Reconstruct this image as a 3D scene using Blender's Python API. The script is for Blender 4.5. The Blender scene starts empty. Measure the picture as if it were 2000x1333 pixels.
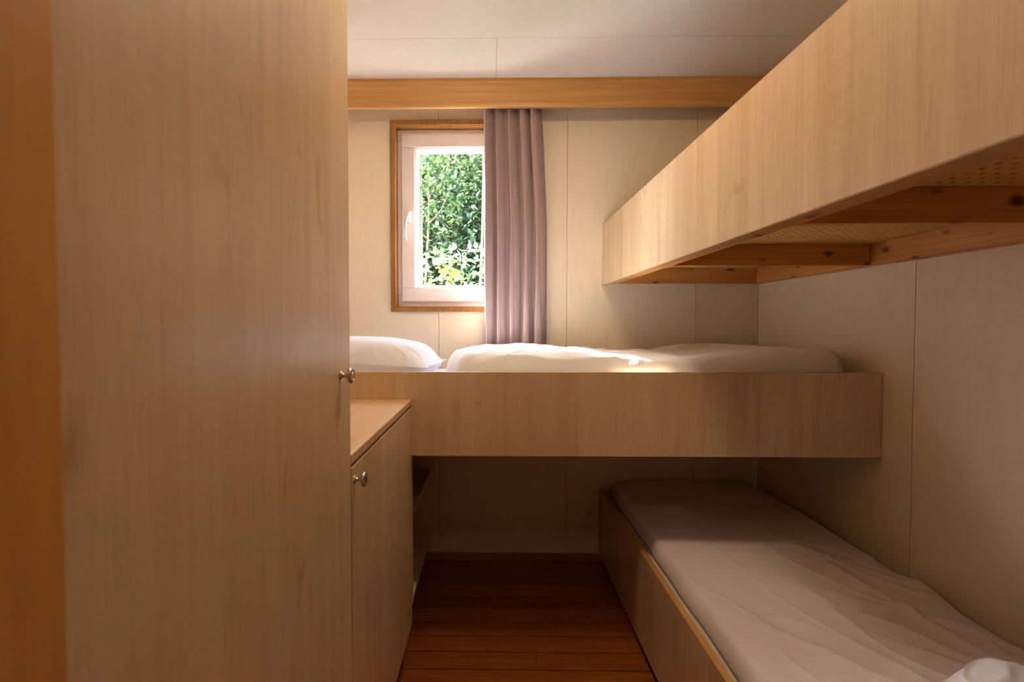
import bpy, bmesh, math, random
from mathutils import Vector, noise, Matrix
random.seed(7)
S = bpy.context.scene
COL = S.collection

# ------------------------------------------------------------------ camera
# axes: x to the right, y towards the window wall, z up; the camera stands in the doorway
cam_d = bpy.data.cameras.new('camera')
cam = bpy.data.objects.new('camera', cam_d)
COL.objects.link(cam)
cam.location = (0, 0, 1.14)
cam_d.sensor_width = 36.0
cam_d.lens = 955 / 2000 * 36
cam_d.clip_start = 0.02
cam_d.shift_x = 0.026
cam_d.shift_y = -0.003
cam.rotation_euler = (math.radians(90) - math.atan(26 / 955), math.radians(0.0), 14 / 955)
cam_d.dof.use_dof = True
cam_d.dof.focus_distance = 1.9
cam_d.dof.aperture_fstop = 4.5
S.camera = cam

# ------------------------------------------------------------------ view
S.view_settings.view_transform = 'Standard'
S.view_settings.look = 'None'
S.view_settings.gamma = 1.0
S.view_settings.use_curve_mapping = False
S.view_settings.exposure = 1.5

# ------------------------------------------------------------------ sky and sun
SKY_STRENGTH = 2.6
W = bpy.data.worlds.new('sky')
S.world = W
W.use_nodes = True
wn = W.node_tree
sky = wn.nodes.new('ShaderNodeTexSky')
sky.sky_type = 'NISHITA'
sky.sun_disc = False
sky.sun_elevation = math.radians(42)
sky.sun_rotation = math.radians(-42)
sky.dust_density = 2.0
hz = wn.nodes.new('ShaderNodeMix'); hz.data_type = 'RGBA'       # thin cloud veil over the blue
hz.inputs[0].default_value = 0.45
hz.inputs[7].default_value = (1.0, 0.97, 0.97, 1)
wn.links.new(sky.outputs[0], hz.inputs[6])
wn.links.new(hz.outputs[2], wn.nodes['Background'].inputs[0])
wn.nodes['Background'].inputs[1].default_value = SKY_STRENGTH

sun_d = bpy.data.lights.new('sun', 'SUN')
sun_d.energy = 32.0
sun_d.angle = math.radians(1.2)
sun_d.color = (1.0, 0.97, 0.95)
sun = bpy.data.objects.new('sun', sun_d)
COL.objects.link(sun)
sun.location = (-3, 8, 8)
sun.rotation_euler = Vector((0.52, -0.54, -0.66)).to_track_quat('-Z', 'Y').to_euler()

LAMP_STRENGTH = 20.0     # the warm ceiling lamp of this room
HALL_LAMP_STRENGTH = 5.0

# ------------------------------------------------------------------ dimensions
YB = 2.34      # window wall
XR = 1.26      # right wall
XL = -0.80     # left wall
ZC = 2.247     # ceiling
YF = 0.285     # inner face of the doorway wall

# ------------------------------------------------------------------ materials
def new_mat(name):
    m = bpy.data.materials.new(name)
    m.use_nodes = True
    nt = m.node_tree
    b = nt.nodes['Principled BSDF']
    return m, nt, b

def N(nt, t, **kw):
    n = nt.nodes.new(t)
    for k, v in kw.items():
        setattr(n, k, v)
    return n

def setin(n, **kw):
    for k, v in kw.items():
        n.inputs[k].default_value = v

def rgb(r, g, b):
    f = lambda c: (c / 255 / 12.92) if c / 255 <= 0.04045 else ((c / 255 + 0.055) / 1.055) ** 2.4
    return (f(r), f(g), f(b), 1)

def mixc(nt, fac, a, b, blend='MIX'):
    m = N(nt, 'ShaderNodeMix', data_type='RGBA', blend_type=blend)
    for sock, v in ((m.inputs[0], fac), (m.inputs[6], a), (m.inputs[7], b)):
        if hasattr(v, 'is_linked') or hasattr(v, 'links'):
            nt.links.new(v, sock)
        else:
            sock.default_value = v
    return m.outputs[2]

def mapped(nt, scale, loc=(0, 0, 0)):
    tc = N(nt, 'ShaderNodeTexCoord')
    mp = N(nt, 'ShaderNodeMapping')
    mp.inputs['Scale'].default_value = scale
    mp.inputs['Location'].default_value = loc
    nt.links.new(tc.outputs['Object'], mp.inputs['Vector'])
    return mp.outputs[0]

def noise_tex(nt, scale_vec, scale=1.0, detail=4.0, rough=0.55, dist=0.0, loc=(0, 0, 0)):
    n = N(nt, 'ShaderNodeTexNoise')
    setin(n, Scale=scale, Detail=detail, Roughness=rough, Distortion=dist)
    nt.links.new(mapped(nt, scale_vec, loc), n.inputs['Vector'])
    return n.outputs['Fac']

def ramp(nt, fac, stops):
    r = N(nt, 'ShaderNodeValToRGB')
    e = r.color_ramp.elements
    while len(e) < len(stops):
        e.new(0.5)
    for k, (p, c) in enumerate(stops):
        e[k].position = p
        e[k].color = c
    nt.links.new(fac, r.inputs[0])
    return r.outputs[0]

def bump(nt, b, h, strength=0.1, dist=0.01):
    n = N(nt, 'ShaderNodeBump')
    setin(n, Strength=strength, Distance=dist)
    nt.links.new(h, n.inputs['Height'])
    nt.links.new(n.outputs[0], b.inputs['Normal'])

def maple(name, axis, light=(227, 200, 166), dark=(210, 178, 138), grain='Z', rough=0.32, seed=0.0, vein=1.0):
    """printed maple laminate: boards glued side by side along `axis`, grain running along `grain`"""
    m, nt, b = new_mat(name)
    ai, gi = 'XYZ'.index(axis), 'XYZ'.index(grain)
    def vec(a, g, o=0.5):
        v = [o, o, o]; v[ai] = a; v[gi] = g
        return tuple(v)
    # board strips
    tc = N(nt, 'ShaderNodeTexCoord'); sp = N(nt, 'ShaderNodeSeparateXYZ')
    nt.links.new(tc.outputs['Object'], sp.inputs[0])
    vo = N(nt, 'ShaderNodeTexVoronoi', voronoi_dimensions='1D')
    setin(vo, Scale=8.5, Randomness=0.85)
    ad = N(nt, 'ShaderNodeMath', operation='ADD'); ad.inputs[1].default_value = seed
    nt.links.new(sp.outputs[ai], ad.inputs[0]); nt.links.new(ad.outputs[0], vo.inputs['W'])
    rnd = N(nt, 'ShaderNodeSeparateColor'); nt.links.new(vo.outputs['Color'], rnd.inputs[0])
    # broad growth figure, pores, cross ripple and smudges
    fig = noise_tex(nt, vec(26, 1.6), 1.0, 5, 0.6, 0.8, (seed, seed * 2, 0))
    pores = noise_tex(nt, vec(420, 9, 30), 1.0, 2, 0.6, 0.0)
    ripple = noise_tex(nt, vec(9, 150, 9), 1.0, 2, 0.5, 0.7)
    smudge = noise_tex(nt, vec(10, 5, 5), 1.0, 2, 0.5, 1.5, (seed * 3, 1, 2))
    c = ramp(nt, fig, [(0.28, rgb(*dark)), (0.50, rgb(*[(l * 2 + d) / 3 for l, d in zip(light, dark)])), (0.72, rgb(*light))])
    w = tuple(x for x in rgb(236, 214, 184))
    k = ramp(nt, rnd.outputs[0], [(0.0, rgb(232, 226, 218)), (0.5, rgb(245, 243, 241)), (1.0, rgb(255, 255, 255))])
    c = mixc(nt, 0.7, c, k, 'MULTIPLY')
    p = ramp(nt, pores, [(0.30, rgb(222, 206, 184)), (0.52, (1, 1, 1, 1))])
    c = mixc(nt, 0.35 * vein, c, p, 'MULTIPLY')
    q = ramp(nt, ripple, [(0.36, rgb(226, 212, 192)), (0.58, (1, 1, 1, 1))])
    mm = N(nt, 'ShaderNodeMath', operation='MULTIPLY'); mm.inputs[1].default_value = 0.25 * vein
    nt.links.new(rnd.outputs[1], mm.inputs[0])
    c = mixc(nt, mm.outputs[0], c, q, 'MULTIPLY')
    s = ramp(nt, smudge, [(0.22, rgb(196, 170, 134)), (0.34, (1, 1, 1, 1))])
    c = mixc(nt, 0.55 * vein, c, s, 'MULTIPLY')
    nt.links.new(c, b.inputs['Base Color'])
    rr = N(nt, 'ShaderNodeMapRange'); setin(rr, **{'To Min': rough - 0.04, 'To Max': rough + 0.07})
    nt.links.new(pores, rr.inputs[0]); nt.links.new(rr.outputs[0], b.inputs['Roughness'])
    b.inputs['Specular IOR Level'].default_value = 0.8
    bump(nt, b, pores, 0.04, 0.001)
    return m

def pine(name, grain, light=(226, 164, 92), dark=(198, 130, 62), knots=True, rough=0.5, fine=120, knot_scale=3.2):
    m, nt, b = new_mat(name)
    gi = 'XYZ'.index(grain)
    def vec(a, g):
        v = [a, a, a]; v[gi] = g
        return tuple(v)
    f1 = noise_tex(nt, vec(fine, 2.2), 1.0, 4, 0.6, 0.4)
    f2 = noise_tex(nt, vec(14, 1.2), 1.0, 3, 0.5, 0.6)
    c = ramp(nt, f1, [(0.3, rgb(*dark)), (0.7, rgb(*light))])
    c2 = ramp(nt, f2, [(0.3, rgb(226, 205, 178)), (0.7, (1, 1, 1, 1))])
    c = mixc(nt, 0.8, c, c2, 'MULTIPLY')
    if knots:
        vo = N(nt, 'ShaderNodeTexVoronoi'); setin(vo, Scale=1.0, Randomness=1.0)
        nt.links.new(mapped(nt, vec(knot_scale * 4.5, knot_scale * 2.8), (0.4, 1.3, 0.7)), vo.inputs['Vector'])
        kk = ramp(nt, vo.outputs['Distance'], [(0.06, rgb(86, 40, 16)), (0.11, rgb(165, 105, 60)), (0.2, (1, 1, 1, 1))])
        c = mixc(nt, 0.9, c, kk, 'MULTIPLY')
    nt.links.new(c, b.inputs['Base Color'])
    b.inputs['Roughness'].default_value = rough
    bump(nt, b, f1, 0.12, 0.001)
    return m

def wall_mat(name, base, rough=0.55):
    m, nt, b = new_mat(name)
    f = noise_tex(nt, (60, 60, 12), 1.0, 3, 0.6)
    g = noise_tex(nt, (500, 500, 260), 1.0, 2, 0.5)
    c = ramp(nt, f, [(0.3, rgb(*[x * 0.975 for x in base])), (0.7, rgb(*base))])
    nt.links.new(c, b.inputs['Base Color'])
    b.inputs['Roughness'].default_value = rough
    bump(nt, b, g, 0.12, 0.001)
    return m

def plain(name, col, rough=0.5, metal=0.0, spec=0.5):
    m, nt, b = new_mat(name)
    f = noise_tex(nt, (30, 30, 30), 1.0, 2, 0.5)
    c = ramp(nt, f, [(0.3, rgb(*[x * 0.98 for x in col])), (0.7, rgb(*col))])
    nt.links.new(c, b.inputs['Base Color'])
    setin(b, Roughness=rough, Metallic=metal)
    b.inputs['Specular IOR Level'].default_value = spec
    return m

def cloth(name, col, stripe_axis=None, stripe=260.0, strength=0.25, sheen=0.2):
    m, nt, b = new_mat(name)
    weave = noise_tex(nt, (900, 900, 900), 1.0, 2, 0.6)
    soft = noise_tex(nt, (7, 7, 7), 1.0, 3, 0.5)
    c = ramp(nt, soft, [(0.3, rgb(*[x * 0.975 for x in col])), (0.7, rgb(*col))])
    h = weave
    if stripe_axis is not None:
        wv = N(nt, 'ShaderNodeTexWave', wave_type='BANDS', bands_direction=stripe_axis)
        setin(wv, Scale=stripe, Distortion=0.25, Detail=1.0)
        wv.inputs['Detail Scale'].default_value = 0.05
        nt.links.new(mapped(nt, (1, 1, 1)), wv.inputs['Vector'])
        k = ramp(nt, wv.outputs['Fac'], [(0.2, rgb(238, 234, 232)), (0.7, (1, 1, 1, 1))])
        c = mixc(nt, 0.4, c, k, 'MULTIPLY')
        h = wv.outputs['Fac']
    nt.links.new(c, b.inputs['Base Color'])
    b.inputs['Roughness'].default_value = 0.85
    b.inputs['Sheen Weight'].default_value = sheen
    bump(nt, b, h, strength, 0.0012)
    return m

def floor_mat():
    m, nt, b = new_mat('merbau_boards')
    tc = N(nt, 'ShaderNodeTexCoord'); sp = N(nt, 'ShaderNodeSeparateXYZ')
    nt.links.new(tc.outputs['Object'], sp.inputs[0])
    # one random tint per board row
    a = N(nt, 'ShaderNodeMath', operation='MULTIPLY_ADD'); a.inputs[1].default_value = 1 / 0.0875; a.inputs[2].default_value = -1.585 / 0.0875 + 40
    fl = N(nt, 'ShaderNodeMath', operation='FLOOR')
    nt.links.new(sp.outputs[1], a.inputs[0]); nt.links.new(a.outputs[0], fl.inputs[0])
    wn_ = N(nt, 'ShaderNodeTexWhiteNoise', noise_dimensions='1D'); nt.links.new(fl.outputs[0], wn_.inputs['W'])
    f = noise_tex(nt, (4, 60, 60), 1.0, 4, 0.5, 1.0)
    g = noise_tex(nt, (40, 500, 60), 1.0, 2, 0.6)
    c = ramp(nt, f, [(0.25, rgb(158, 84, 30)), (0.5, rgb(180, 102, 38)), (0.75, rgb(206, 126, 52))])
    k = ramp(nt, wn_.outputs['Value'], [(0, rgb(196, 180, 168)), (1, rgb(255, 255, 255))])
    c = mixc(nt, 1.0, c, k, 'MULTIPLY')
    p = ramp(nt, g, [(0.3, rgb(190, 170, 150)), (0.5, (1, 1, 1, 1))])
    c = mixc(nt, 0.6, c, p, 'MULTIPLY')
    nt.links.new(c, b.inputs['Base Color'])
    b.inputs['Roughness'].default_value = 0.42
    bump(nt, b, g, 0.08, 0.001)
    return m

def glass_mat():
    m = bpy.data.materials.new('window_glass'); m.use_nodes = True
    nt = m.node_tree; nt.nodes.clear()
    o = N(nt, 'ShaderNodeOutputMaterial'); mx = N(nt, 'ShaderNodeMixShader')
    t = N(nt, 'ShaderNodeBsdfTransparent'); g = N(nt, 'ShaderNodeBsdfGlossy')
    t.inputs[0].default_value = (0.95, 0.97, 0.96, 1)
    g.inputs['Roughness'].default_value = 0.01
    mx.inputs[0].default_value = 0.04
    nt.links.new(t.outputs[0], mx.inputs[1]); nt.links.new(g.outputs[0], mx.inputs[2])
    nt.links.new(mx.outputs[0], o.inputs[0])
    return m

def emit_mat(name, col, strength):
    m, nt, b = new_mat(name)
    b.inputs['Base Color'].default_value = (0.8, 0.8, 0.78, 1)
    b.inputs['Emission Color'].default_value = col
    b.inputs['Emission Strength'].default_value = strength
    return m

def leaf_mat(name, cols, transl=0.28):
    m = bpy.data.materials.new(name); m.use_nodes = True
    nt = m.node_tree; nt.nodes.clear()
    o = N(nt, 'ShaderNodeOutputMaterial'); mx = N(nt, 'ShaderNodeMixShader'); mx.inputs[0].default_value = transl
    d = N(nt, 'ShaderNodeBsdfPrincipled'); t = N(nt, 'ShaderNodeBsdfTranslucent')
    d.inputs['Roughness'].default_value = 0.35
    gi = N(nt, 'ShaderNodeNewGeometry')
    c = ramp(nt, gi.outputs['Random Per Island'], cols)
    nt.links.new(c, d.inputs['Base Color'])
    c2 = mixc(nt, 0.35, c, rgb(150, 180, 80))
    nt.links.new(c2, t.inputs['Color'])
    nt.links.new(d.outputs[0], mx.inputs[1]); nt.links.new(t.outputs[0], mx.inputs[2])
    nt.links.new(mx.outputs[0], o.inputs[0])
    return m

M = {}
M['maple_x'] = maple('maple_laminate_bunk', 'X', seed=3.1)
M['maple_y'] = maple('maple_laminate_door', 'Y', seed=0.37)
M['maple_top'] = maple('maple_laminate_worktop', 'X', grain='Y', seed=5.2, light=(226, 190, 146), dark=(206, 166, 120))
M['maple_edge'] = pine('maple_edge_band', 'Y', (214, 172, 108), (196, 150, 86), knots=False, rough=0.45)
M['pine_x'] = pine('pine_joist_wood', 'X')
M['pine_y'] = pine('pine_ledger_wood', 'Y')
M['pelmet'] = pine('varnished_pine_pelmet', 'X', (222, 176, 112), (206, 152, 84), knots=False, rough=0.4, fine=90)
M['jamb'] = pine('varnished_door_post', 'Z', (224, 166, 82), (208, 146, 64), knots=True, rough=0.4, fine=40, knot_scale=2.0)
M['oak'] = pine('stained_window_wood', 'Z', (176, 128, 70), (142, 94, 44), knots=False, rough=0.45)
M['base'] = pine('baseboard_wood', 'X', (190, 132, 74), (160, 104, 54), knots=False, rough=0.5)
M['wall'] = wall_mat('cream_wall_panel', (236, 219, 193))
M['ceil'] = wall_mat('white_ceiling_panel', (240, 232, 222))
M['gap'] = plain('panel_joint', (168, 146, 116), 0.8)
M['dark'] = plain('floor_joint', (40, 20, 10), 0.9)
M['floor'] = floor_mat()
M['pvc'] = plain('white_pvc', (238, 230, 228), 0.3)
M['white'] = plain('white_gloss_handle', (250, 248, 246), 0.22)
M['gasket'] = plain('dark_gasket', (60, 58, 60), 0.6)
M['glass'] = glass_mat()
M['chrome'] = plain('polished_nickel', (214, 204, 196), 0.13, 1.0)
M['peg'] = plain('perforated_hardboard', (214, 166, 84), 0.6)
M['curtain'] = cloth('mauve_grey_curtain_cloth', (170, 143, 140), None, strength=0.2, sheen=0.3)
M['linen'] = cloth('white_bed_linen', (240, 240, 248))
M['linen_stripe'] = cloth('striped_seersucker_linen', (232, 220, 224), 'Y', 44.0, 0.22)
M['ticking'] = cloth('grey_mattress_ticking', (214, 202, 194))

# ------------------------------------------------------------------ object helpers
def link(name, me, mat=None, parent=None, smooth=False):
    o = bpy.data.objects.new(name, me)
    COL.objects.link(o)
    if mat is not None:
        me.materials.append(mat)
    if smooth:
        for p in me.polygons:
            p.use_smooth = True
    if parent is not None:
        o.parent = parent
        off = Vector((0, 0, 0)); p = parent
        while p is not None:
            off += p.location; p = p.parent
        o.location = -off          # mesh data stays in room coordinates
    return o

def thing(name, label, cat, loc, group=None):
    o = bpy.data.objects.new(name, None)
    COL.objects.link(o)
    o.location = loc
    o.empty_display_size = 0.1
    o['label'] = label; o['category'] = cat
    if group: o['group'] = group
    return o

def tag(o, label, cat, group=None):
    o['label'] = label; o['category'] = cat
    if group: o['group'] = group
    return o

def struct(o):
    o['kind'] = 'structure'
    return o

def bm_box(bm, x0, x1, y0, y1, z0, z1):
    vs = [bm.verts.new(p) for p in ((x0, y0, z0), (x1, y0, z0), (x1, y1, z0), (x0, y1, z0), (x0, y0, z1), (x1, y0, z1), (x1, y1, z1), (x0, y1, z1))]
    for f in ((0, 3, 2, 1), (4, 5, 6, 7), (0, 1, 5, 4), (1, 2, 6, 5), (2, 3, 7, 6), (3, 0, 4, 7)):
        bm.faces.new([vs[i] for i in f])

def to_mesh(bm, name):
    me = bpy.data.meshes.new(name)
    bm.to_mesh(me); bm.free()
    return me

def boxes(name, lst, mat, parent=None, bevel=0.0015, seg=2):
    bm = bmesh.new()
    for b in lst:
        bm_box(bm, *b)
    if bevel:
        bmesh.ops.bevel(bm, geom=bm.edges[:], offset=bevel, segments=seg, affect='EDGES', clamp_overlap=True)
    return link(name, to_mesh(bm, name), mat, parent)

def minus(rect, hole):
    a0, a1, b0, b1 = rect; h0, h1, k0, k1 = hole
    if h0 >= a1 or h1 <= a0 or k0 >= b1 or k1 <= b0:
        return [rect]
    out = []
    if h0 > a0: out.append((a0, h0, b0, b1))
    if h1 < a1: out.append((h1, a1, b0, b1))
    m0, m1 = max(a0, h0), min(a1, h1)
    if k0 > b0: out.append((m0, m1, b0, k0))
    if k1 < b1: out.append((m0, m1, k1, b1))
    return out

def lathe(profile, axis_pt, direction, seg=40):
    """profile: list of (distance along direction, radius)"""
    bm = bmesh.new()
    d = Vector(direction).normalized(); q = d.to_track_quat('Z', 'Y')
    rings = []
    for t, r in profile:
        ring = []
        for k in range(seg):
            a = 2 * math.pi * k / seg
            ring.append(bm.verts.new(Vector(axis_pt) + q @ Vector((r * math.cos(a), r * math.sin(a), t))))
        rings.append(ring)
    for a, b in zip(rings, rings[1:]):
        for k in range(seg):
            bm.faces.new((a[k], a[(k + 1) % seg], b[(k + 1) % seg], b[k]))
    bm.faces.new(list(reversed(rings[0]))); bm.faces.new(rings[-1])
    return to_mesh(bm, 'lathe')

def knob(parent, x, y, z):
    p = [(0, .0075), (.002, .0075), (.003, .0042), (.011, .0038), (.013, .006), (.0145, .0125), (.0175, .0145), (.0205, .0135), (.0225, .0115), (.0228, .0098), (.0215, .0092), (.0222, .006), (.0226, .001)]
    o = link('knob', lathe(p, (x, y, z), (1, 0, 0)), M['chrome'], parent, smooth=True)
    o['label'] = 'round polished metal knob'
    return o

# ------------------------------------------------------------------ room shell
# window wall: panels with fine joints around the window opening
WO = (-0.466, 0.190, 1.222, 2.088)   # opening x0 x1 z0 z1
def panels_x(x_edges, z0, z1, hole, gap=0.0022):
    out = []
    for a, b in zip(x_edges, x_edges[1:]):
        out += minus((a + gap / 2, b - gap / 2, z0, z1), hole)
    return out
pn = panels_x([XL, -0.257, 0.353, 0.963, XR], 0, ZC, WO)
bk = minus((XL - .1, XR + .1, -.1, ZC + .1), WO)
bm = bmesh.new()
for a in pn: bm_box(bm, a[0], a[1], YB, YB + .006, a[2], a[3])
n1 = len(bm.faces)
for a in bk: bm_box(bm, a[0], a[1], YB + .0055, YB + .11, a[2], a[3])
bm.faces.ensure_lookup_table()
for f in bm.faces[n1:]: f.material_index = 1
wall_back = struct(link('wall_back', to_mesh(bm, 'wall_back'), M['wall'])); wall_back.data.materials.append(M['gap'])

def wall_along_y(name, x, side, y_edges, z0, z1):
    bm = bmesh.new()
    for a, b in zip(y_edges, y_edges[1:]):
        xs = sorted((x, x + side * .006)); bm_box(bm, xs[0], xs[1], a + .0011, b - .0011, z0, z1)
    n = len(bm.faces)
    xs = sorted((x + side * .0055, x + side * .1)); bm_box(bm, xs[0], xs[1], y_edges[0], y_edges[-1], z0, z1)
    bm.faces.ensure_lookup_table()
    for f in bm.faces[n:]: f.material_index = 1
    o = struct(link(name, to_mesh(bm, name), M['wall'])); o.data.materials.append(M['gap'])
    return o
wall_along_y('wall_right', XR, 1, [-2.6, -1.4, -.3, .258, .868, 1.478, YB], 0, ZC)
wall_along_y('wall_left', XL, -1, [-2.6, -1.4, -.3, .31, .92, 1.53, YB], 0, ZC)

# doorway wall: the camera looks through this opening
DO = (-0.262, 0.50, 0.0, 2.06)
bm = bmesh.new()
for a in minus((XL, XR, 0, ZC), DO): bm_box(bm, a[0], a[1], .15, .262, a[2], a[3])
struct(link('wall_front', to_mesh(bm, 'wall_front'), M['wall']))
d1 = bpy.data.objects.new('door_1', None); COL.objects.link(d1); d1.location = (.12, .2, 0); struct(d1)
boxes('door_post', [(-.262, -.245, .135, .276, 0, 2.06)], M['jamb'], d1, .003)
boxes('door_post', [(.483, .50, .135, .276, 0, 2.06)], M['jamb'], d1, .003)
boxes('door_head', [(-.262, .50, .135, .276, 2.06, 2.077)], M['jamb'], d1, .002)

# hallway behind the camera
bm = bmesh.new()
bm_box(bm, XL - .1, XR + .1, -2.7, -2.6, 0, ZC)
struct(link('wall_hall', to_mesh(bm, 'wall_hall'), M['wall']))
# ceiling panels
bm = bmesh.new()
ye = [-2.6, -1.5, -.3, .70, 1.919, YB]
for i, (a, b) in enumerate(zip(ye, ye[1:])):
    xe = [XL, .016, XR] if i % 2 == 0 else [XL, -.6, .62, XR]
    if i == 3: xe = [XL, XR]
    for c, d in zip(xe, xe[1:]):
        bm_box(bm, c + .0008, d - .0008, a + .0008, b - .0008, ZC, ZC + .006)
n1 = len(bm.faces)
bm_box(bm, XL - .1, XR + .1, -2.7, YB + .11, ZC + .0055, ZC + .1)
bm.faces.ensure_lookup_table()
for f in bm.faces[n1:]: f.material_index = 1
o = struct(link('ceiling', to_mesh(bm, 'ceiling'), M['ceil'])); o.data.materials.append(M['gap'])

# floor boards running across the room
bm = bmesh.new()
PW = 0.0875
rows = range(-48, 10)
rf = random.Random(3)
for r in rows:
    y0 = 1.585 + r * PW; y1 = y0 + PW
    if y0 > YB: break
    x = XL - rf.uniform(0, .9)
    while x < XR:
        x2 = x + rf.uniform(.7, 1.3)
        a, b = max(x, XL), min(x2, XR)
        if r == -1 and False: pass
        if b - a > .01 and y0 > -2.62:
            bm_box(bm, a + .0006, b - .0006, y0 + .0022, min(y1, YB) - .0022, -.012, 0)
        x = x2
n1 = len(bm.faces)
bm_box(bm, XL - .1, XR + .1, -2.7, YB + .11, -.08, -.011)
bm.faces.ensure_lookup_table()
for f in bm.faces[n1:]: f.material_index = 1
o = struct(link('floor', to_mesh(bm, 'floor'), M['floor'])); o.data.materials.append(M['dark'])

struct(boxes('baseboard_back', [(XL, XR, YB - .012, YB, 0, .037)], M['base'], None, .003))

# ------------------------------------------------------------------ window in the far wall
w1 = bpy.data.objects.new('window_1', None); COL.objects.link(w1); w1.location = (-.137, YB, 1.2); struct(w1)
def frame_boxes(x0, x1, z0, z1, w, y0, y1):
    return [(x0, x1, y0, y1, z1 - w, z1), (x0, x1, y0, y1, z0, z0 + w), (x0, x0 + w, y0, y1, z0 + w, z1 - w), (x1 - w, x1, y0, y1, z0 + w, z1 - w)]
fx0, fx1, fz0, fz1 = -.4845, .2105, 1.202, 2.1055
# timber lining: casing flush on the panels plus reveal going back to the pvc frame
bm = bmesh.new()
for b in frame_boxes(fx0, fx1, fz0, fz1, .0225, 2.326, 2.342): bm_box(bm, *b)
for b in frame_boxes(fx0 + .012, fx1 - .012, fz0 + .012, fz1 - .012, .0105, 2.341, 2.387): bm_box(bm, *b)
bmesh.ops.bevel(bm, geom=bm.edges[:], offset=.0022, segments=2, affect='EDGES')
o = link('timber_lining', to_mesh(bm, 'lining'), M['oak'], w1); o['label'] = 'brown stained timber window lining'
boxes('window_frame', frame_boxes(-.4615, .1875, 1.226, 2.083, .055, 2.386, 2.448), M['pvc'], w1, .003)
sx0, sx1, sz0, sz1 = -.441, .167, 1.25, 2.060
bm = bmesh.new()
for b in frame_boxes(sx0, sx1, sz0, sz1, .067, 2.374, 2.44): bm_box(bm, *b)
bmesh.ops.bevel(bm, geom=bm.edges[:], offset=.004, segments=3, affect='EDGES')
sash = link('sash', to_mesh(bm, 'sash'), M['pvc'], w1)
# glazing bead: four mitred sloping strips
def bead(x0, x1, z0, z1, w, yf, yb):
    bm = bmesh.new()
    o_ = [(x0, z0), (x1, z0), (x1, z1), (x0, z1)]; i_ = [(x0 + w, z0 + w), (x1 - w, z0 + w), (x1 - w, z1 - w), (x0 + w, z1 - w)]
    A = [bm.verts.new((x, yf, z)) for x, z in o_]
    A2 = [bm.verts.new((x, yf + .001, z)) for x, z in [(x0 + w * .35, z0 + w * .35), (x1 - w * .35, z0 + w * .35), (x1 - w * .35, z1 - w * .35), (x0 + w * .35, z1 - w * .35)]]
    B = [bm.verts.new((x, yb, z)) for x, z in i_]
    C = [bm.verts.new((x, yb + .004, z)) for x, z in i_]
    D = [bm.verts.new((x, yb + .004, z)) for x, z in o_]
    for P, Q in ((A, A2), (A2, B), (B, C), (C, D), (D, A)):
        for k in range(4):
            bm.faces.new((P[k], P[(k + 1) % 4], Q[(k + 1) % 4], Q[k]))
    bmesh.ops.recalc_face_normals(bm, faces=bm.faces)
    return to_mesh(bm, 'bead')
gx0, gx1, gz0, gz1 = -.357, .083, 1.334, 1.979
link('glazing_bead', bead(sx0 + .066, sx1 - .066, sz0 + .066, sz1 - .066, .0175, 2.381, 2.414), M['pvc'], sash)
boxes('gasket', frame_boxes(gx0 - .002, gx1 + .002, gz0 - .002, gz1 + .002, .0035, 2.4135, 2.4175), M['gasket'], sash, 0)
boxes('window_pane', [(gx0 - .01, gx1 + .01, 2.418, 2.422, gz0 - .01, gz1 + .01)], M['glass'], sash, 0)
# handle
bm = bmesh.new()
bm_box(bm, -.415, -.391, 2.362, 2.3745, 1.632, 1.690)
bmesh.ops.bevel(bm, geom=bm.edges[:], offset=.0045, segments=3, affect='EDGES')
han = link('handle', to_mesh(bm, 'handle'), M['white'], w1, True); han['label'] = 'white turning handle'
pts = [(-.404, 2.362, 1.672), (-.404, 2.345, 1.670), (-.405, 2.333, 1.664), (-.409, 2.328, 1.645), (-.413, 2.327, 1.61), (-.414, 2.328, 1.57), (-.411, 2.330, 1.543)]
rad = [.010, .010, .0105, .0095, .0085, .008, .0075]
bm = bmesh.new(); prev = None
for i, (p, r) in enumerate(zip(pts, rad)):
    d = Vector(pts[min(i + 1, len(pts) - 1)]) - Vector(pts[max(i - 1, 0)])
    q = d.to_track_quat('Z', 'Y')
    ring = [bm.verts.new(Vector(p) + q @ Vector((r * math.cos(a), r * .62 * math.sin(a), 0))) for a in [2 * math.pi * k / 16 for k in range(16)]]
    if prev:
        for k in range(16): bm.faces.new((prev[k], prev[(k + 1) % 16], ring[(k + 1) % 16], ring[k]))
    else: bm.faces.new(list(reversed(ring)))
    prev = ring
bm.faces.new(prev)
bmesh.ops.recalc_face_normals(bm, faces=bm.faces)
link('lever', to_mesh(bm, 'lever'), M['white'], han, True)

# ------------------------------------------------------------------ pelmet and curtain
pel = thing('curtain_pelmet', 'long varnished pine pelmet board under the ceiling, above window and curtain', 'pelmet', (.23, 2.26, ZC))
prof = [(2.225, ZC - .0005), (2.225, ZC - .010), (2.2205, ZC - .013), (2.2205, 2.140), (2.2175, 2.136), (2.2165, 2.128), (2.2175, 2.119), (2.221, 2.1155), (2.236, 2.1155), (2.238, 2.118), (2.238, ZC - .0005)]
bm = bmesh.new()
A = [bm.verts.new((XL + .001, y, z)) for y, z in prof]; B = [bm.verts.new((XR - .001, y, z)) for y, z in prof]
for k in range(len(prof)): bm.faces.new((A[k], A[(k + 1) % len(prof)], B[(k + 1) % len(prof)], B[k]))
bm.faces.new(list(reversed(A))); bm.faces.new(B)
bmesh.ops.recalc_face_normals(bm, faces=bm.faces)
link('front_board', to_mesh(bm, 'pelmet'), M['pelmet'], pel)
boxes('curtain_rail', [(XL + .02, XR - .02, 2.262, 2.286, ZC - .022, ZC - .0005)], M['white'], pel, .002)

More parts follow.
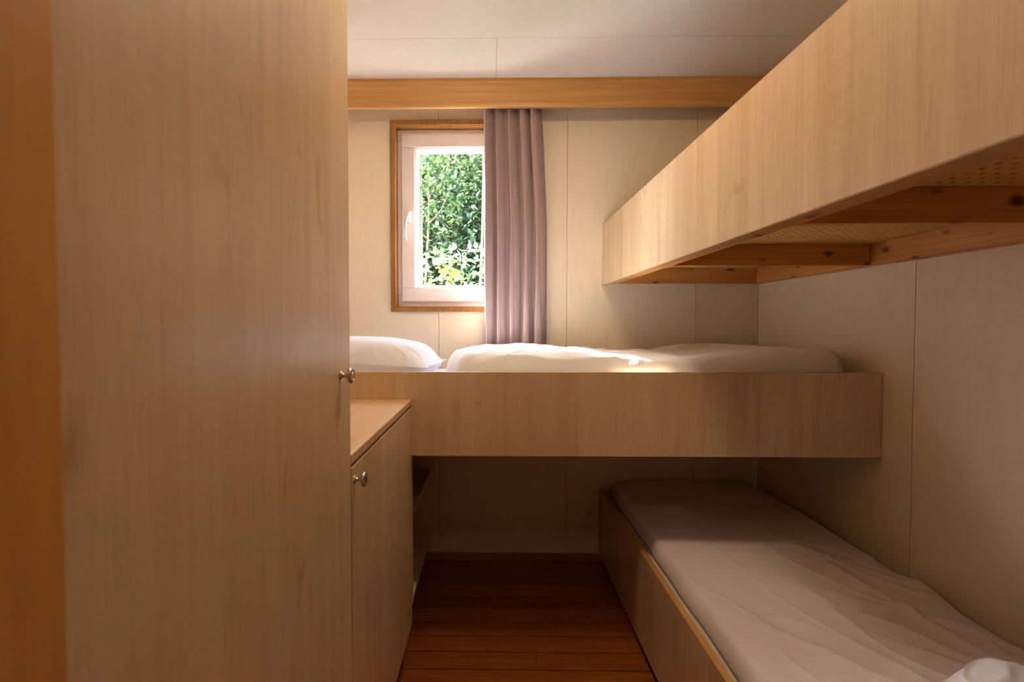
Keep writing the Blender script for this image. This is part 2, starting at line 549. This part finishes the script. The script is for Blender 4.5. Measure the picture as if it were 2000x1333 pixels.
def curtain():
    nz, ns = 70, 360
    z_top, z_bot = 2.215, .962
    bm = bmesh.new(); rows_ = []
    # fold phases are irregular: cumulative widths
    rc = random.Random(11)
    wd = [rc.uniform(.7, 1.35) for _ in range(5)]
    tot = sum(wd); cum = [0]
    for w_ in wd: cum.append(cum[-1] + w_ / tot)
    amp = [rc.uniform(.75, 1.2) for _ in range(9)]
    for i in range(nz + 1):
        t = i / nz; z = z_top + (z_bot - z_top) * t
        e = min(t / .55, 1); e = e * e * (3 - 2 * e)
        xl = -.040 + .004 * t
        xr = .226 + .026 * e - .004 * max(0, t - .85) * 6
        row = []
        for j in range(ns + 1):
            s = j / ns
            # locate fold
            k = 0
            while k < 4 and s > cum[k + 1]: k += 1
            u = (s - cum[k]) / (cum[k + 1] - cum[k])
            ph = 2 * math.pi * u
            drift = .5 * noise.noise(Vector((k * 1.7, t * 1.8, 3.1)))
            a = amp[k] * (1 + .35 * noise.noise(Vector((k * 2.3, t * 2.5, 9.0))))
            tight = .8 + .35 * t
            sh = math.sin(ph + drift)
            y = 2.281 - .036 * a * tight * (abs(sh) ** .8) * (1 if sh > 0 else -1)
            x = xl + (xr - xl) * s + .018 * a * math.sin(2 * ph + .9 * drift + .6) * min(1, s * 12) * min(1, (1 - s) * 12)
            # pleat tape pinch near the top
            pin = math.exp(-(max(0, t) / .12) ** 2)
            y += .006 * pin * math.sin(ph * 3)
            # fine hang wrinkles
            y += .0022 * noise.noise(Vector((x * 40, t * 5, k)))
            y -= .010 * math.exp(-((s - .0) / .02) ** 2) * 0
            row.append(bm.verts.new((x, min(y, 2.316), z + .004 * math.sin(ph * 1 + k) * (t > .98))))
        rows_.append(row)
    for a, b in zip(rows_, rows_[1:]):
        for j in range(ns): bm.faces.new((a[j], b[j], b[j + 1], a[j + 1]))
    me = to_mesh(bm, 'curtain')
    o = link('curtain', me, M['curtain'], None, True)
    sd = o.modifiers.new('cloth_thickness', 'SOLIDIFY'); sd.thickness = .0014; sd.offset = 0
    return o
tag(curtain(), 'mauve grey pleated curtain drawn to the right side of the window', 'curtain')

# ------------------------------------------------------------------ soft things
def smooth01(v):
    v = max(0.0, min(1.0, v)); return v * v * (3 - 2 * v)

def padded(name, x0, x1, y0, y1, base, height, edge, mat, parent=None, nx=90, ny=90, corner=.06, wr=None, under=.0, sup=2.2, xf=None):
    """closed cushion-like mesh with rounded plan; height(x,y,u,v) gives top z above base centre line"""
    bm = bmesh.new()
    cx, cy = (x0 + x1) / 2, (y0 + y1) / 2; hx, hy = (x1 - x0) / 2, (y1 - y0) / 2
    top, bot = [], []
    for j in range(ny + 1):
        rt, rb = [], []
        for i in range(nx + 1):
            a = -1 + 2 * i / nx; b = -1 + 2 * j / ny
            # denser towards the edge
            a = math.copysign(1 - (1 - abs(a)) ** 1.5, a); b = math.copysign(1 - (1 - abs(b)) ** 1.5, b)
            # round the corners of the plan
            px, py = a * hx, b * hy
            ex, ey = abs(px) - (hx - corner), abs(py) - (hy - corner)
            if ex > 0 and ey > 0:
                L = math.hypot(ex, ey); mxe = max(ex, ey)
                k = mxe / L
                px = math.copysign(hx - corner + ex * k, px); py = math.copysign(hy - corner + ey * k, py)
            dx, dy = (hx - abs(a) * hx), (hy - abs(b) * hy)
            d = min(dx, dy)
            if dx < edge and dy < edge:
                q = max(0.0, 1 - math.hypot(1 - dx / edge, 1 - dy / edge)) * edge
                d = min(d, max(q, 0))
            f = (1 - (1 - min(d / edge, 1)) ** sup) ** (1 / sup)
            X, Y = cx + px, cy + py
            h = height(X, Y, a, b)
            tz = base + h * f; bz = base - under * f
            if wr: tz += wr(X, Y, a, b) * min(1, f * 1.2)
            if xf:
                X, Y, tz, bz = xf(X, Y, tz, bz)
            rt.append(bm.verts.new((X, Y, tz)))
            edge_v = i in (0, nx) or j in (0, ny)
            rb.append(rt[-1] if edge_v else bm.verts.new((X, Y, bz)))
        top.append(rt); bot.append(rb)
    for j in range(ny):
        for i in range(nx):
            bm.faces.new((top[j][i], top[j][i + 1], top[j + 1][i + 1], top[j + 1][i]))
            q = (bot[j][i], bot[j + 1][i], bot[j + 1][i + 1], bot[j][i + 1])
            try: bm.faces.new(q)
            except ValueError: pass
    return link(name, to_mesh(bm, name), mat, parent, True)

def ridged(x, y, s, seed=0.0):
    n = noise.noise(Vector((x * s, y * s, seed)))
    return 1 - min(1, abs(n) * 3.2)

# ------------------------------------------------------------------ middle bunk (across the window wall)
BY = 1.59
mb = thing('bunk_bed', 'middle bunk with light maple side board, crosswise under the window', 'bed', (.23, 1.96, .709), 'built-in bunk beds')
fb = boxes('side_board', [(XL + .002, XR - .006, BY, BY + .018, .709, .9835)], M['maple_x'], mb, .0008)
boxes('edge_band', [(XL + .002, XR - .006, BY + .0003, BY + .0177, .9832, .9846)], M['maple_edge'], fb, 0)
boxes('edge_band', [(XR - .006, XR - .0008, BY - .0006, BY + .018, .709, .9846)], M['maple_x'], fb, .0005)
boxes('base_panel', [(XL + .03, XR - .03, BY + .05, YB - .008, .778, .790)], M['peg'], mb, .001)
boxes('ledger', [(XL + .002, XR - .006, BY + .0185, BY + .05, .712, .79)], M['pine_x'], mb, .002)
boxes('ledger', [(XL + .002, XR - .006, YB - .04, YB - .001, .712, .7775)], M['pine_x'], mb, .002)
for x in (-.77, -.25, .27, .79, 1.2):
    boxes('joist', [(x, x + .03, BY + .0505, YB - .0405, .712, .7775)], M['pine_y'], mb, .002)

def mat_h(hh):
    return lambda X, Y, a, b: hh + .004 * noise.noise(Vector((X * 4, Y * 4, 1)))
tag(padded('mattress', XL + .01, XR - .012, BY + .054, YB - .004, .862, mat_h(.070), .05, M['linen'], None, 60, 40, .05, under=.070, sup=3),
    'white covered mattress lying in the middle bunk under pillow and duvet', 'mattress')

def duvet_h(X, Y, a, b):
    h = .095 + .010 * noise.noise(Vector((X * 2.2, Y * 2.5, 4.0)))
    h += .012 * math.exp(-((X - .02) / .16) ** 2 - ((Y - 1.85) / .3) ** 2)
    h += .016 * math.exp(-((X - 1.03) / .16) ** 2 - ((Y - 1.75) / .2) ** 2)
    h += .010 * math.exp(-((X - .95) / .2) ** 2 - ((Y - 2.2) / .12) ** 2)
    h -= .012 * math.exp(-((X - .60) / .22) ** 2)
    return h
def duvet_w(X, Y, a, b):
    r = ridged(X + .4 * Y, Y * 1.7, 3.2, 2.0)
    return .010 * (r ** 3) + .004 * noise.noise(Vector((X * 14, Y * 14, 6.0))) + .0045 * ridged(X * 1.3 - Y, Y * 2, 7, 5.0) ** 3
def duvet_xf(X, Y, tz, bz):
    # the left edge runs askew; ragged outline
    k = smooth01((.25 - X) / .4)
    X += k * (.05 * noise.noise(Vector((Y * 4, 1, 2))) - .02 * (Y - 1.95))
    return X, Y, tz, bz
dv = padded('duvet', -.155, 1.215, BY + .045, 2.228, .945, duvet_h, .075, M['linen'], None, 200, 110, .07, duvet_w, .010, 2.0, duvet_xf)
tag(dv, 'white rumpled duvet lying on the middle bunk in front of the curtain', 'duvet')

def pil_h(X, Y, a, b):
    return .088 * (max(0.0, 1 - abs(a) ** 2.4) ** .55) * (max(0.0, 1 - abs(b) ** 2.6) ** .6) + .004
def pil_w(X, Y, a, b):
    e = max(abs(a), abs(b))
    return .008 * smooth01((e - .45) / .4) * (ridged(X * 1.0 + Y, Y - X, 9, 8.0) ** 2) + .003 * noise.noise(Vector((X * 9, Y * 9, 3)))
def pil_xf(X, Y, tz, bz):
    cx_, cy_, cz_ = -.47, 1.93, 1.0
    # pinched corners
    a = (X - cx_) / .27; b = (Y - cy_) / .2
    c = (abs(a) ** 3) * (abs(b) ** 3)
    X = cx_ + (X - cx_) * (1 - .10 * abs(b) ** 2 * (1 - abs(a)) + .0 * c - .07 * (1 - abs(b) ** 4) * abs(a) ** 3)
    Y = cy_ + (Y - cy_) * (1 - .10 * (1 - abs(a) ** 4) * abs(b) ** 3)
    ang = math.radians(-6)
    dx, dy = X - cx_, Y - cy_
    X, Y = cx_ + dx * math.cos(ang) - dy * math.sin(ang), cy_ + dx * math.sin(ang) + dy * math.cos(ang)
    lift = .012 * a
    return X, Y, tz - lift, bz - lift
pl = padded('pillow', -.74, -.20, 1.70, 2.12, 1.002, pil_h, .10, M['linen'], None, 90, 80, .02, pil_w, .058, 1.8, pil_xf)
tag(pl, 'plump white pillow on the middle bunk below the window, left of the duvet', 'pillow', None)

# ------------------------------------------------------------------ upper bunk (along the right wall)
ub = thing('bunk_bed', 'upper bunk with tall maple side board and perforated base above the right side', 'bed', (.89, 1.3, 1.325), 'built-in bunk beds')
UX = .5195
def skew_board():
    return [(UX, UX + .018, .291, YB - .001, 1.3265, 1.6150)]
o = boxes('side_board', skew_board(), M['maple_y'], ub, .0012)
boxes('edge_band', [(UX + .0004, UX + .0176, .291, YB - .0012, 1.3255, 1.3266)], M['maple_edge'], o, 0)
boxes('ledger', [(UX + .0185, .588, .291, YB - .0015, 1.332, 1.4005)], M['pine_y'], ub, .002)
boxes('ledger', [(1.218, XR - .0005, .291, YB - .0015, 1.332, 1.4005)], M['pine_y'], ub, .002)
for y in (.30, .94, 1.60, 2.285):
    boxes('joist', [(.5885, 1.2175, y, y + .03, 1.332, 1.4005)], M['pine_x'], ub, .002)
# perforated hardboard base with real holes
def pegboard(x0, x1, y0, y1, z0, z1, pitch, r):
    nx = int((x1 - x0) / pitch); ny = int((y1 - y0) / pitch)
    ox = x0 + ((x1 - x0) - nx * pitch) / 2; oy = y0 + ((y1 - y0) - ny * pitch) / 2
    bm = bmesh.new(); grid = {}
    for j in range(ny + 1):
        for i in range(nx + 1):
            for z in (0, 1): grid[i, j, z] = bm.verts.new((ox + i * pitch, oy + j * pitch, (z0, z1)[z]))
    n = 8
    for j in range(ny):
        for i in range(nx):
            cx_, cy_ = ox + (i + .5) * pitch, oy + (j + .5) * pitch
            rings = []
            for z in (0, 1):
                ring = [bm.verts.new((cx_ + r * math.cos(math.pi / 4 * k + math.pi / 4 * 5), cy_ + r * math.sin(math.pi / 4 * k + math.pi / 4 * 5), (z0, z1)[z])) for k in range(n)]
                cor = [grid[i, j, z], grid[i + 1, j, z], grid[i + 1, j + 1, z], grid[i, j + 1, z]]
                for k in range(4):
                    a, b = cor[k], cor[(k + 1) % 4]
                    q = [ring[2 * k], ring[2 * k + 1], ring[(2 * k + 2) % 8]]
                    f = [a, b, q[2], q[1], q[0]]
                    if z == 0: f.reverse()
                    bm.faces.new(f)
                rings.append(ring)
            for k in range(n):
                bm.faces.new((rings[0][k], rings[0][(k + 1) % n], rings[1][(k + 1) % n], rings[1][k]))
    return to_mesh(bm, 'pegboard')
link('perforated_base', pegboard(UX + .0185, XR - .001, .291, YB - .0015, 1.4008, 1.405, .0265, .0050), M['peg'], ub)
tag(boxes('mattress', [(UX + .022, XR - .006, .30, YB - .01, 1.4055, 1.52)], plain('dark_hole_shade', (58, 44, 36), .9), None, .02, 4),  # unseen mattress, coloured dark to put shade into the base holes
    'mattress of the upper bunk, added dark so the holes of its base look shaded', 'mattress')

# ------------------------------------------------------------------ lower bunk (along the right wall)
lb = thing('bunk_bed', 'lowest bunk with yellowish side board, lengthwise by the right wall at floor', 'bed', (.89, 1.3, 0), 'built-in bunk beds')
LX = .513
boxes('side_board', [(LX, LX + .018, .291, YB - .002, .035, .354)], M['maple_y'], lb, .0008)
boxes('edge_band', [(LX + .0003, LX + .0177, .291, YB - .002, .3538, .3552)], M['maple_edge'], lb, 0)
boxes('base_panel', [(LX + .0185, XR - .001, .291, YB - .0015, .19, .202)], M['peg'], lb, .001)
boxes('plinth', [(LX + .06, LX + .078, .291, YB - .014, 0.0005, .1895)], M['pine_y'], lb, .001)
boxes('plinth', [(1.18, 1.198, .291, YB - .014, 0.0005, .1895)], M['pine_y'], lb, .001)
tag(padded('mattress', LX + .020, XR - .036, .31, YB - .008, .270, mat_h(.068), .03, M['ticking'], None, 40, 80, .03, under=.067, sup=3.5),
    'pale mattress under the striped quilt in the lowest bunk', 'mattress')
def q_h(X, Y, a, b):
    h = .050 + .010 * noise.noise(Vector((X * 3, Y * 3, 11)))
    h += .012 * smooth01((Y - 1.9) / .4) * (1 - abs(a) ** 4)
    return h
def q_w(X, Y, a, b):
    near = smooth01((2.0 - Y) / 1.0)
    # long creases running obliquely
    w = .013 * ridged(X * 4.6 + Y * 1.1, Y * 1.3, 1.0, 1.5) ** 5
    w += .009 * ridged(X * 8.0 + Y * 3.4, Y * 2.6 - X, 1.0, 7.7) ** 4 + .006 * ridged(X * 3.0 - Y * 2.0, Y * 5.0 + X * 3, 1.0, 3.3) ** 5
    w2 = .003 * noise.noise(Vector((X * 9, Y * 7, 2)))
    return (w * (.35 + .9 * smooth01((X - .6) / .45)) + w2) * (.25 + near)
def q_xf(X, Y, tz, bz):
    k = smooth01((X - 1.1) / .12)
    X += k * .010 * noise.noise(Vector((Y * 7, 0, 5)))
    k2 = smooth01((.7 - X) / .1)
    X += k2 * .006 * noise.noise(Vector((Y * 6, 3, 5)))
    k3 = smooth01((Y - 2.2) / .08)
    Y += k3 * .008 * noise.noise(Vector((X * 12, 3, 1)))
    return X, Y, tz, bz
tag(padded('quilt', LX + .038, 1.231, .42, 2.305, .3455, q_h, .034, M['linen_stripe'], None, 170, 300, .05, q_w, .004, 2.2, q_xf),
    'thin striped white quilt spread over the lowest bunk, creased near its front', 'quilt')
def p2_h(X, Y, a, b):
    return .075 * (max(0.0, 1 - abs(a) ** 2.4) ** .5) * (max(0.0, 1 - abs(b) ** 2.6) ** .5) + .004
tag(padded('folded_duvet', .80, 1.235, .50, .968, .446, lambda X, Y, a, b: .6 * p2_h(X, Y, a, b) + .010, .05, M['linen'], None, 90, 80, .07,
    lambda X, Y, a, b: .012 * ridged(X + Y, Y - X, 9, 4.0) ** 2, .014, 1.8,
    lambda X, Y, tz, bz: (X, Y + (.012 * math.sin(X * 34) + .01 * noise.noise(Vector((X * 9, 0, 0)))) * smooth01((Y - .8) / .12), tz - .030 * smooth01((.93 - X) / .12), bz - .030 * smooth01((.93 - X) / .12))),
    'crumpled white folded duvet at the near end of the lowest bunk', 'duvet')

# ------------------------------------------------------------------ wardrobe, left foreground
CX = -.265
wr_ = thing('wardrobe', 'tall light maple wardrobe filling the left foreground, one knobbed door', 'wardrobe', (-.53, .6, 0))
boxes('body', [(XL + .002, CX - .021, .288, .304, .08, ZC - .001), (XL + .002, CX - .021, .888, .904, .08, ZC - .001),
               (XL + .002, XL + .010, .304, .888, .08, ZC - .001), (XL + .010, CX - .021, .304, .888, .08, .096), (XL + .010, CX - .021, .304, .888, ZC - .020, ZC - .001),
               (XL + .03, CX - .06, .30, .89, 0.0005, .08)], M['maple_y'], wr_, .001)
d = boxes('door', [(CX - .019, CX, .289, .9035, .1535, ZC - .006)], M['maple_y'], wr_, .0012)
knob(d, CX, .846, 1.0515)

# ------------------------------------------------------------------ low cabinet beside it
cab = thing('cabinet', 'low maple cabinet with worktop between wardrobe and middle bunk', 'cabinet', (-.53, 1.25, 0))
boxes('body', [(XL + .002, CX - .021, .906, .922, .08, .876), (XL + .002, CX - .021, 1.572, 1.588, .08, .876),
               (XL + .002, XL + .010, .922, 1.572, .08, .876), (XL + .010, CX - .021, .922, 1.572, .08, .096),
               (XL + .03, CX - .06, .91, 1.585, 0.0005, .08)], M['maple_y'], cab, .001)
boxes('top', [(XL + .002, CX + .0005, .905, BY - .0008, .877, .895)], M['maple_top'], cab, .001)
d = boxes('door', [(CX - .019, CX, .9085, BY - .002, .1535, .8695)], M['maple_y'], cab, .0012)
knob(d, CX, .927, .8427)

# ------------------------------------------------------------------ open shelf unit under the middle bunk
sh = thing('shelf_unit', 'dark open shelf unit in the shade under the middle bunk', 'shelf', (-.5, 1.9, .2))
boxes('side_panel', [(XL + .004, -.268, 2.206, 2.222, .2, .708)], M['maple_y'], sh, .001)
boxes('side_panel', [(XL + .004, -.268, 1.612, 1.628, .2, .708)], M['maple_y'], sh, .001)
boxes('back_panel', [(XL + .004, XL + .010, 1.6285, 2.2055, .2, .708)], M['maple_y'], sh, 0)
boxes('shelf', [(XL + .0105, -.281, 1.6285, 2.2055, .463, .479)], M['maple_y'], sh, .001)
boxes('shelf', [(XL + .0105, -.270, 1.6285, 2.2055, .2, .216)], M['maple_y'], sh, .001)

# ------------------------------------------------------------------ lamps that light the place (above and behind the camera)
def ceiling_lamp(x, y, label, strength, col, r=.11):
    t = thing('ceiling_lamp', label, 'lamp', (x, y, ZC))
    link('base', lathe([(0, r * .85), (.012, r * .85)], (x, y, ZC - .001), (0, 0, -1), 32), M['white'], t)
    prof = [(.0125, r), (.022, r * 1.02), (.036, r * .93), (.046, r * .7), (.052, r * .35), (.053, .004)]
    link('shade', lathe(prof, (x, y, ZC - .001), (0, 0, -1), 40), emit_mat('lamp_glow', col, strength), t, True)
    return t
ceiling_lamp(.12, 1.20, 'round ceiling lamp above the floor in the middle of the room', LAMP_STRENGTH, (1.0, .76, .50, 1))
ceiling_lamp(.22, -.36, 'round ceiling lamp in the hallway behind the doorway', HALL_LAMP_STRENGTH, (1.0, .82, .62, 1))

# ------------------------------------------------------------------ outside
bm = bmesh.new()
bm_box(bm, -14, 14, 2.46, 22, -.9, -.5)
struct(link('ground', to_mesh(bm, 'ground'), plain('pale_bounce_ground', (206, 200, 190), .95)))  # ground kept pale as a reflector, bouncing sunlight through the window to the ceiling

def leaves(name, n, sampler, size, mat, parent, seed, droop=.3):
    rr = random.Random(seed)
    vs, fs = [], []
    for _ in range(n):
        p = sampler(rr)
        L = size * rr.uniform(.6, 1.3); Wd = L * rr.uniform(.38, .55)
        q = Matrix.Rotation(rr.uniform(0, 2 * math.pi), 3, 'Z') @ Matrix.Rotation(rr.gauss(-droop, .55), 3, 'Y') @ Matrix.Rotation(rr.gauss(0, .6), 3, 'X')
        base = len(vs)
        for a, b, c in ((0, 0, 0), (.3, .8, .10), (.65, .75, .05), (1, 0, -.12), (.65, -.75, .05), (.3, -.8, .10), (.5, 0, -.04)):
            vs.append(p + q @ Vector((a * L, b * Wd * .6, c * L)))
        for f in ((0, 6, 1), (1, 6, 2), (2, 6, 3), (3, 6, 4), (4, 6, 5), (5, 6, 0)):
            fs.append(tuple(base + k for k in f))
    me = bpy.data.meshes.new(name); me.from_pydata(vs, [], fs)
    return link(name, me, mat, parent, False)

def stem_mesh(path, r0, r1, seg=7):
    bm = bmesh.new(); prev = None
    for i, p in enumerate(path):
        r = r0 + (r1 - r0) * i / (len(path) - 1)
        d_ = (Vector(path[min(i + 1, len(path) - 1)]) - Vector(path[max(i - 1, 0)])).to_track_quat('Z', 'Y')
        ring = [bm.verts.new(Vector(p) + d_ @ Vector((r * math.cos(2 * math.pi * k / seg), r * math.sin(2 * math.pi * k / seg), 0))) for k in range(seg)]
        if prev:
            for k in range(seg): bm.faces.new((prev[k], prev[(k + 1) % seg], ring[(k + 1) % seg], ring[k]))
        prev = ring
    return to_mesh(bm, 'stem')

bark = plain('bark', (150, 128, 104), .9)
green = leaf_mat('hedge_leaf', [(0, rgb(18, 40, 34)), (.35, rgb(38, 68, 44)), (.7, rgb(66, 96, 58)), (.88, rgb(104, 130, 84)), (1, rgb(200, 212, 178))])  # near-white end: glossy highlights put into the leaf colour
pale = leaf_mat('pale_leaf', [(0, rgb(70, 104, 62)), (.4, rgb(128, 156, 112)), (1, rgb(214, 224, 190))], .35)
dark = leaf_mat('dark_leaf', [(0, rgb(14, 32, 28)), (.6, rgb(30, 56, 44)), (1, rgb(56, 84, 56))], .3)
yel = leaf_mat('yellow_leaf', [(0, rgb(120, 150, 50)), (.5, rgb(190, 190, 60)), (1, rgb(220, 190, 80))], .5)

def hedge_sampler(x0, x1, z0, z1, yf, depth, bumps, sd):
    def f(rr):
        x = rr.uniform(x0, x1); z = rr.uniform(z0, z1)
        b_ = bumps * noise.noise(Vector((x * 1.7, z * 1.7, sd))) + .4 * bumps * noise.noise(Vector((x * 5, z * 5, sd)))
        return Vector((x, yf + b_ + rr.random() ** 1.5 * depth, z))
    return f
hg = thing('shrub', 'tall dense green shrub growing across the view outside the window', 'shrub', (-.3, 4.8, -.5))
leaves('foliage', 34000, hedge_sampler(-2.6, 2.2, -.4, 3.3, 4.95, .7, .3, 1.0), .064, green, hg, 1)
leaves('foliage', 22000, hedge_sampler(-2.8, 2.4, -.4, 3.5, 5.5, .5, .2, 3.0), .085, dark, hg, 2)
# solid backing slab closing sky gaps behind the foliage, shade put into its dark colour
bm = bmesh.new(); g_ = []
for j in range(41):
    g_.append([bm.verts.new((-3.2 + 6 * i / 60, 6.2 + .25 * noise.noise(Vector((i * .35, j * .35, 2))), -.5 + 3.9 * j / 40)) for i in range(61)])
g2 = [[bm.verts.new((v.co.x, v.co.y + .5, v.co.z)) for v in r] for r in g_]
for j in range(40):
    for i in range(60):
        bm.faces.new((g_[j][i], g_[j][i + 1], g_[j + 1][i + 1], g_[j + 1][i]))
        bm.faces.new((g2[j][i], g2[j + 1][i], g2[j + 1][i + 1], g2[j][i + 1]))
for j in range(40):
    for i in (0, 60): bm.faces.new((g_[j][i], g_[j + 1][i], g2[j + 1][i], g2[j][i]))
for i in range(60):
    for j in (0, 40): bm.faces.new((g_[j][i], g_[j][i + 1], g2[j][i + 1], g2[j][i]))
link('hedge_backing', to_mesh(bm, 'hedge_backing'), plain('dark_backing_shade', (44, 60, 44), .95), hg, True)
rs = random.Random(5)
for k in range(7):
    x = -2.0 + k * .62
    path = [(x + .12 * noise.noise(Vector((k, t * 1.3, 0))) + .05 * t, 4.95 + .1 * noise.noise(Vector((k + 9, t, 0))), -.5 + t * 3.4) for t in [i / 8 for i in range(9)]]
    link('stem', stem_mesh(path, .03, .008), bark, hg, True)
tr = thing('sapling', 'thin bare-stemmed sapling in front of the green shrub outside', 'tree', (-.58, 4.35, -.5))
path = [(-.585 + .02 * math.sin(t * 9), 4.35 + .02 * math.cos(t * 7), -.5 + t * 3.2) for t in [i / 14 for i in range(15)]]
link('trunk', stem_mesh(path, .014, .007), bark, tr, True)
for k in range(6):
    z = 1.9 + k * .12; s_ = 1 if k % 2 else -1
    link('branch', stem_mesh([(-.58, 4.35, z), (-.58 + s_ * .12, 4.32, z + .12), (-.58 + s_ * .2, 4.30, z + .28)], .006, .003, 5), bark, tr, True)
leaves('foliage', 900, lambda rr: Vector((-.5 + rr.gauss(0, .16), 4.32 + max(-.12, min(.12, rr.gauss(0, .06))), 2.35 + rr.gauss(0, .28))), .05, green, tr, 8)
lw = thing('pale_bush', 'low pale leafy bush at the bottom of the window view', 'bush', (-.3, 3.7, -.5))
leaves('foliage', 7000, hedge_sampler(-1.6, 1.2, -.4, 1.74, 3.68, .3, .1, 6.0), .06, pale, lw, 3)
for k in range(6):
    x = -1.3 + k * .45
    link('stem', stem_mesh([(x, 3.85, -.5), (x + .05, 3.85, .3), (x + .02, 3.9, 1.2)], .012, .005), bark, lw, True)
yb = thing('yellow_bush', 'yellow green sprig with larger leaves beside the pale bush outside', 'bush', (-.2, 3.36, -.5))
leaves('foliage', 45, lambda rr: Vector((-.31 + rr.gauss(0, .05), 3.36 + rr.gauss(0, .02), 1.48 + rr.gauss(0, .06))), .055, yel, yb, 4)
link('stem', stem_mesh([(-.2, 3.36, -.5), (-.24, 3.35, .4), (-.31, 3.36, 1.46)], .010, .004), bark, yb, True)
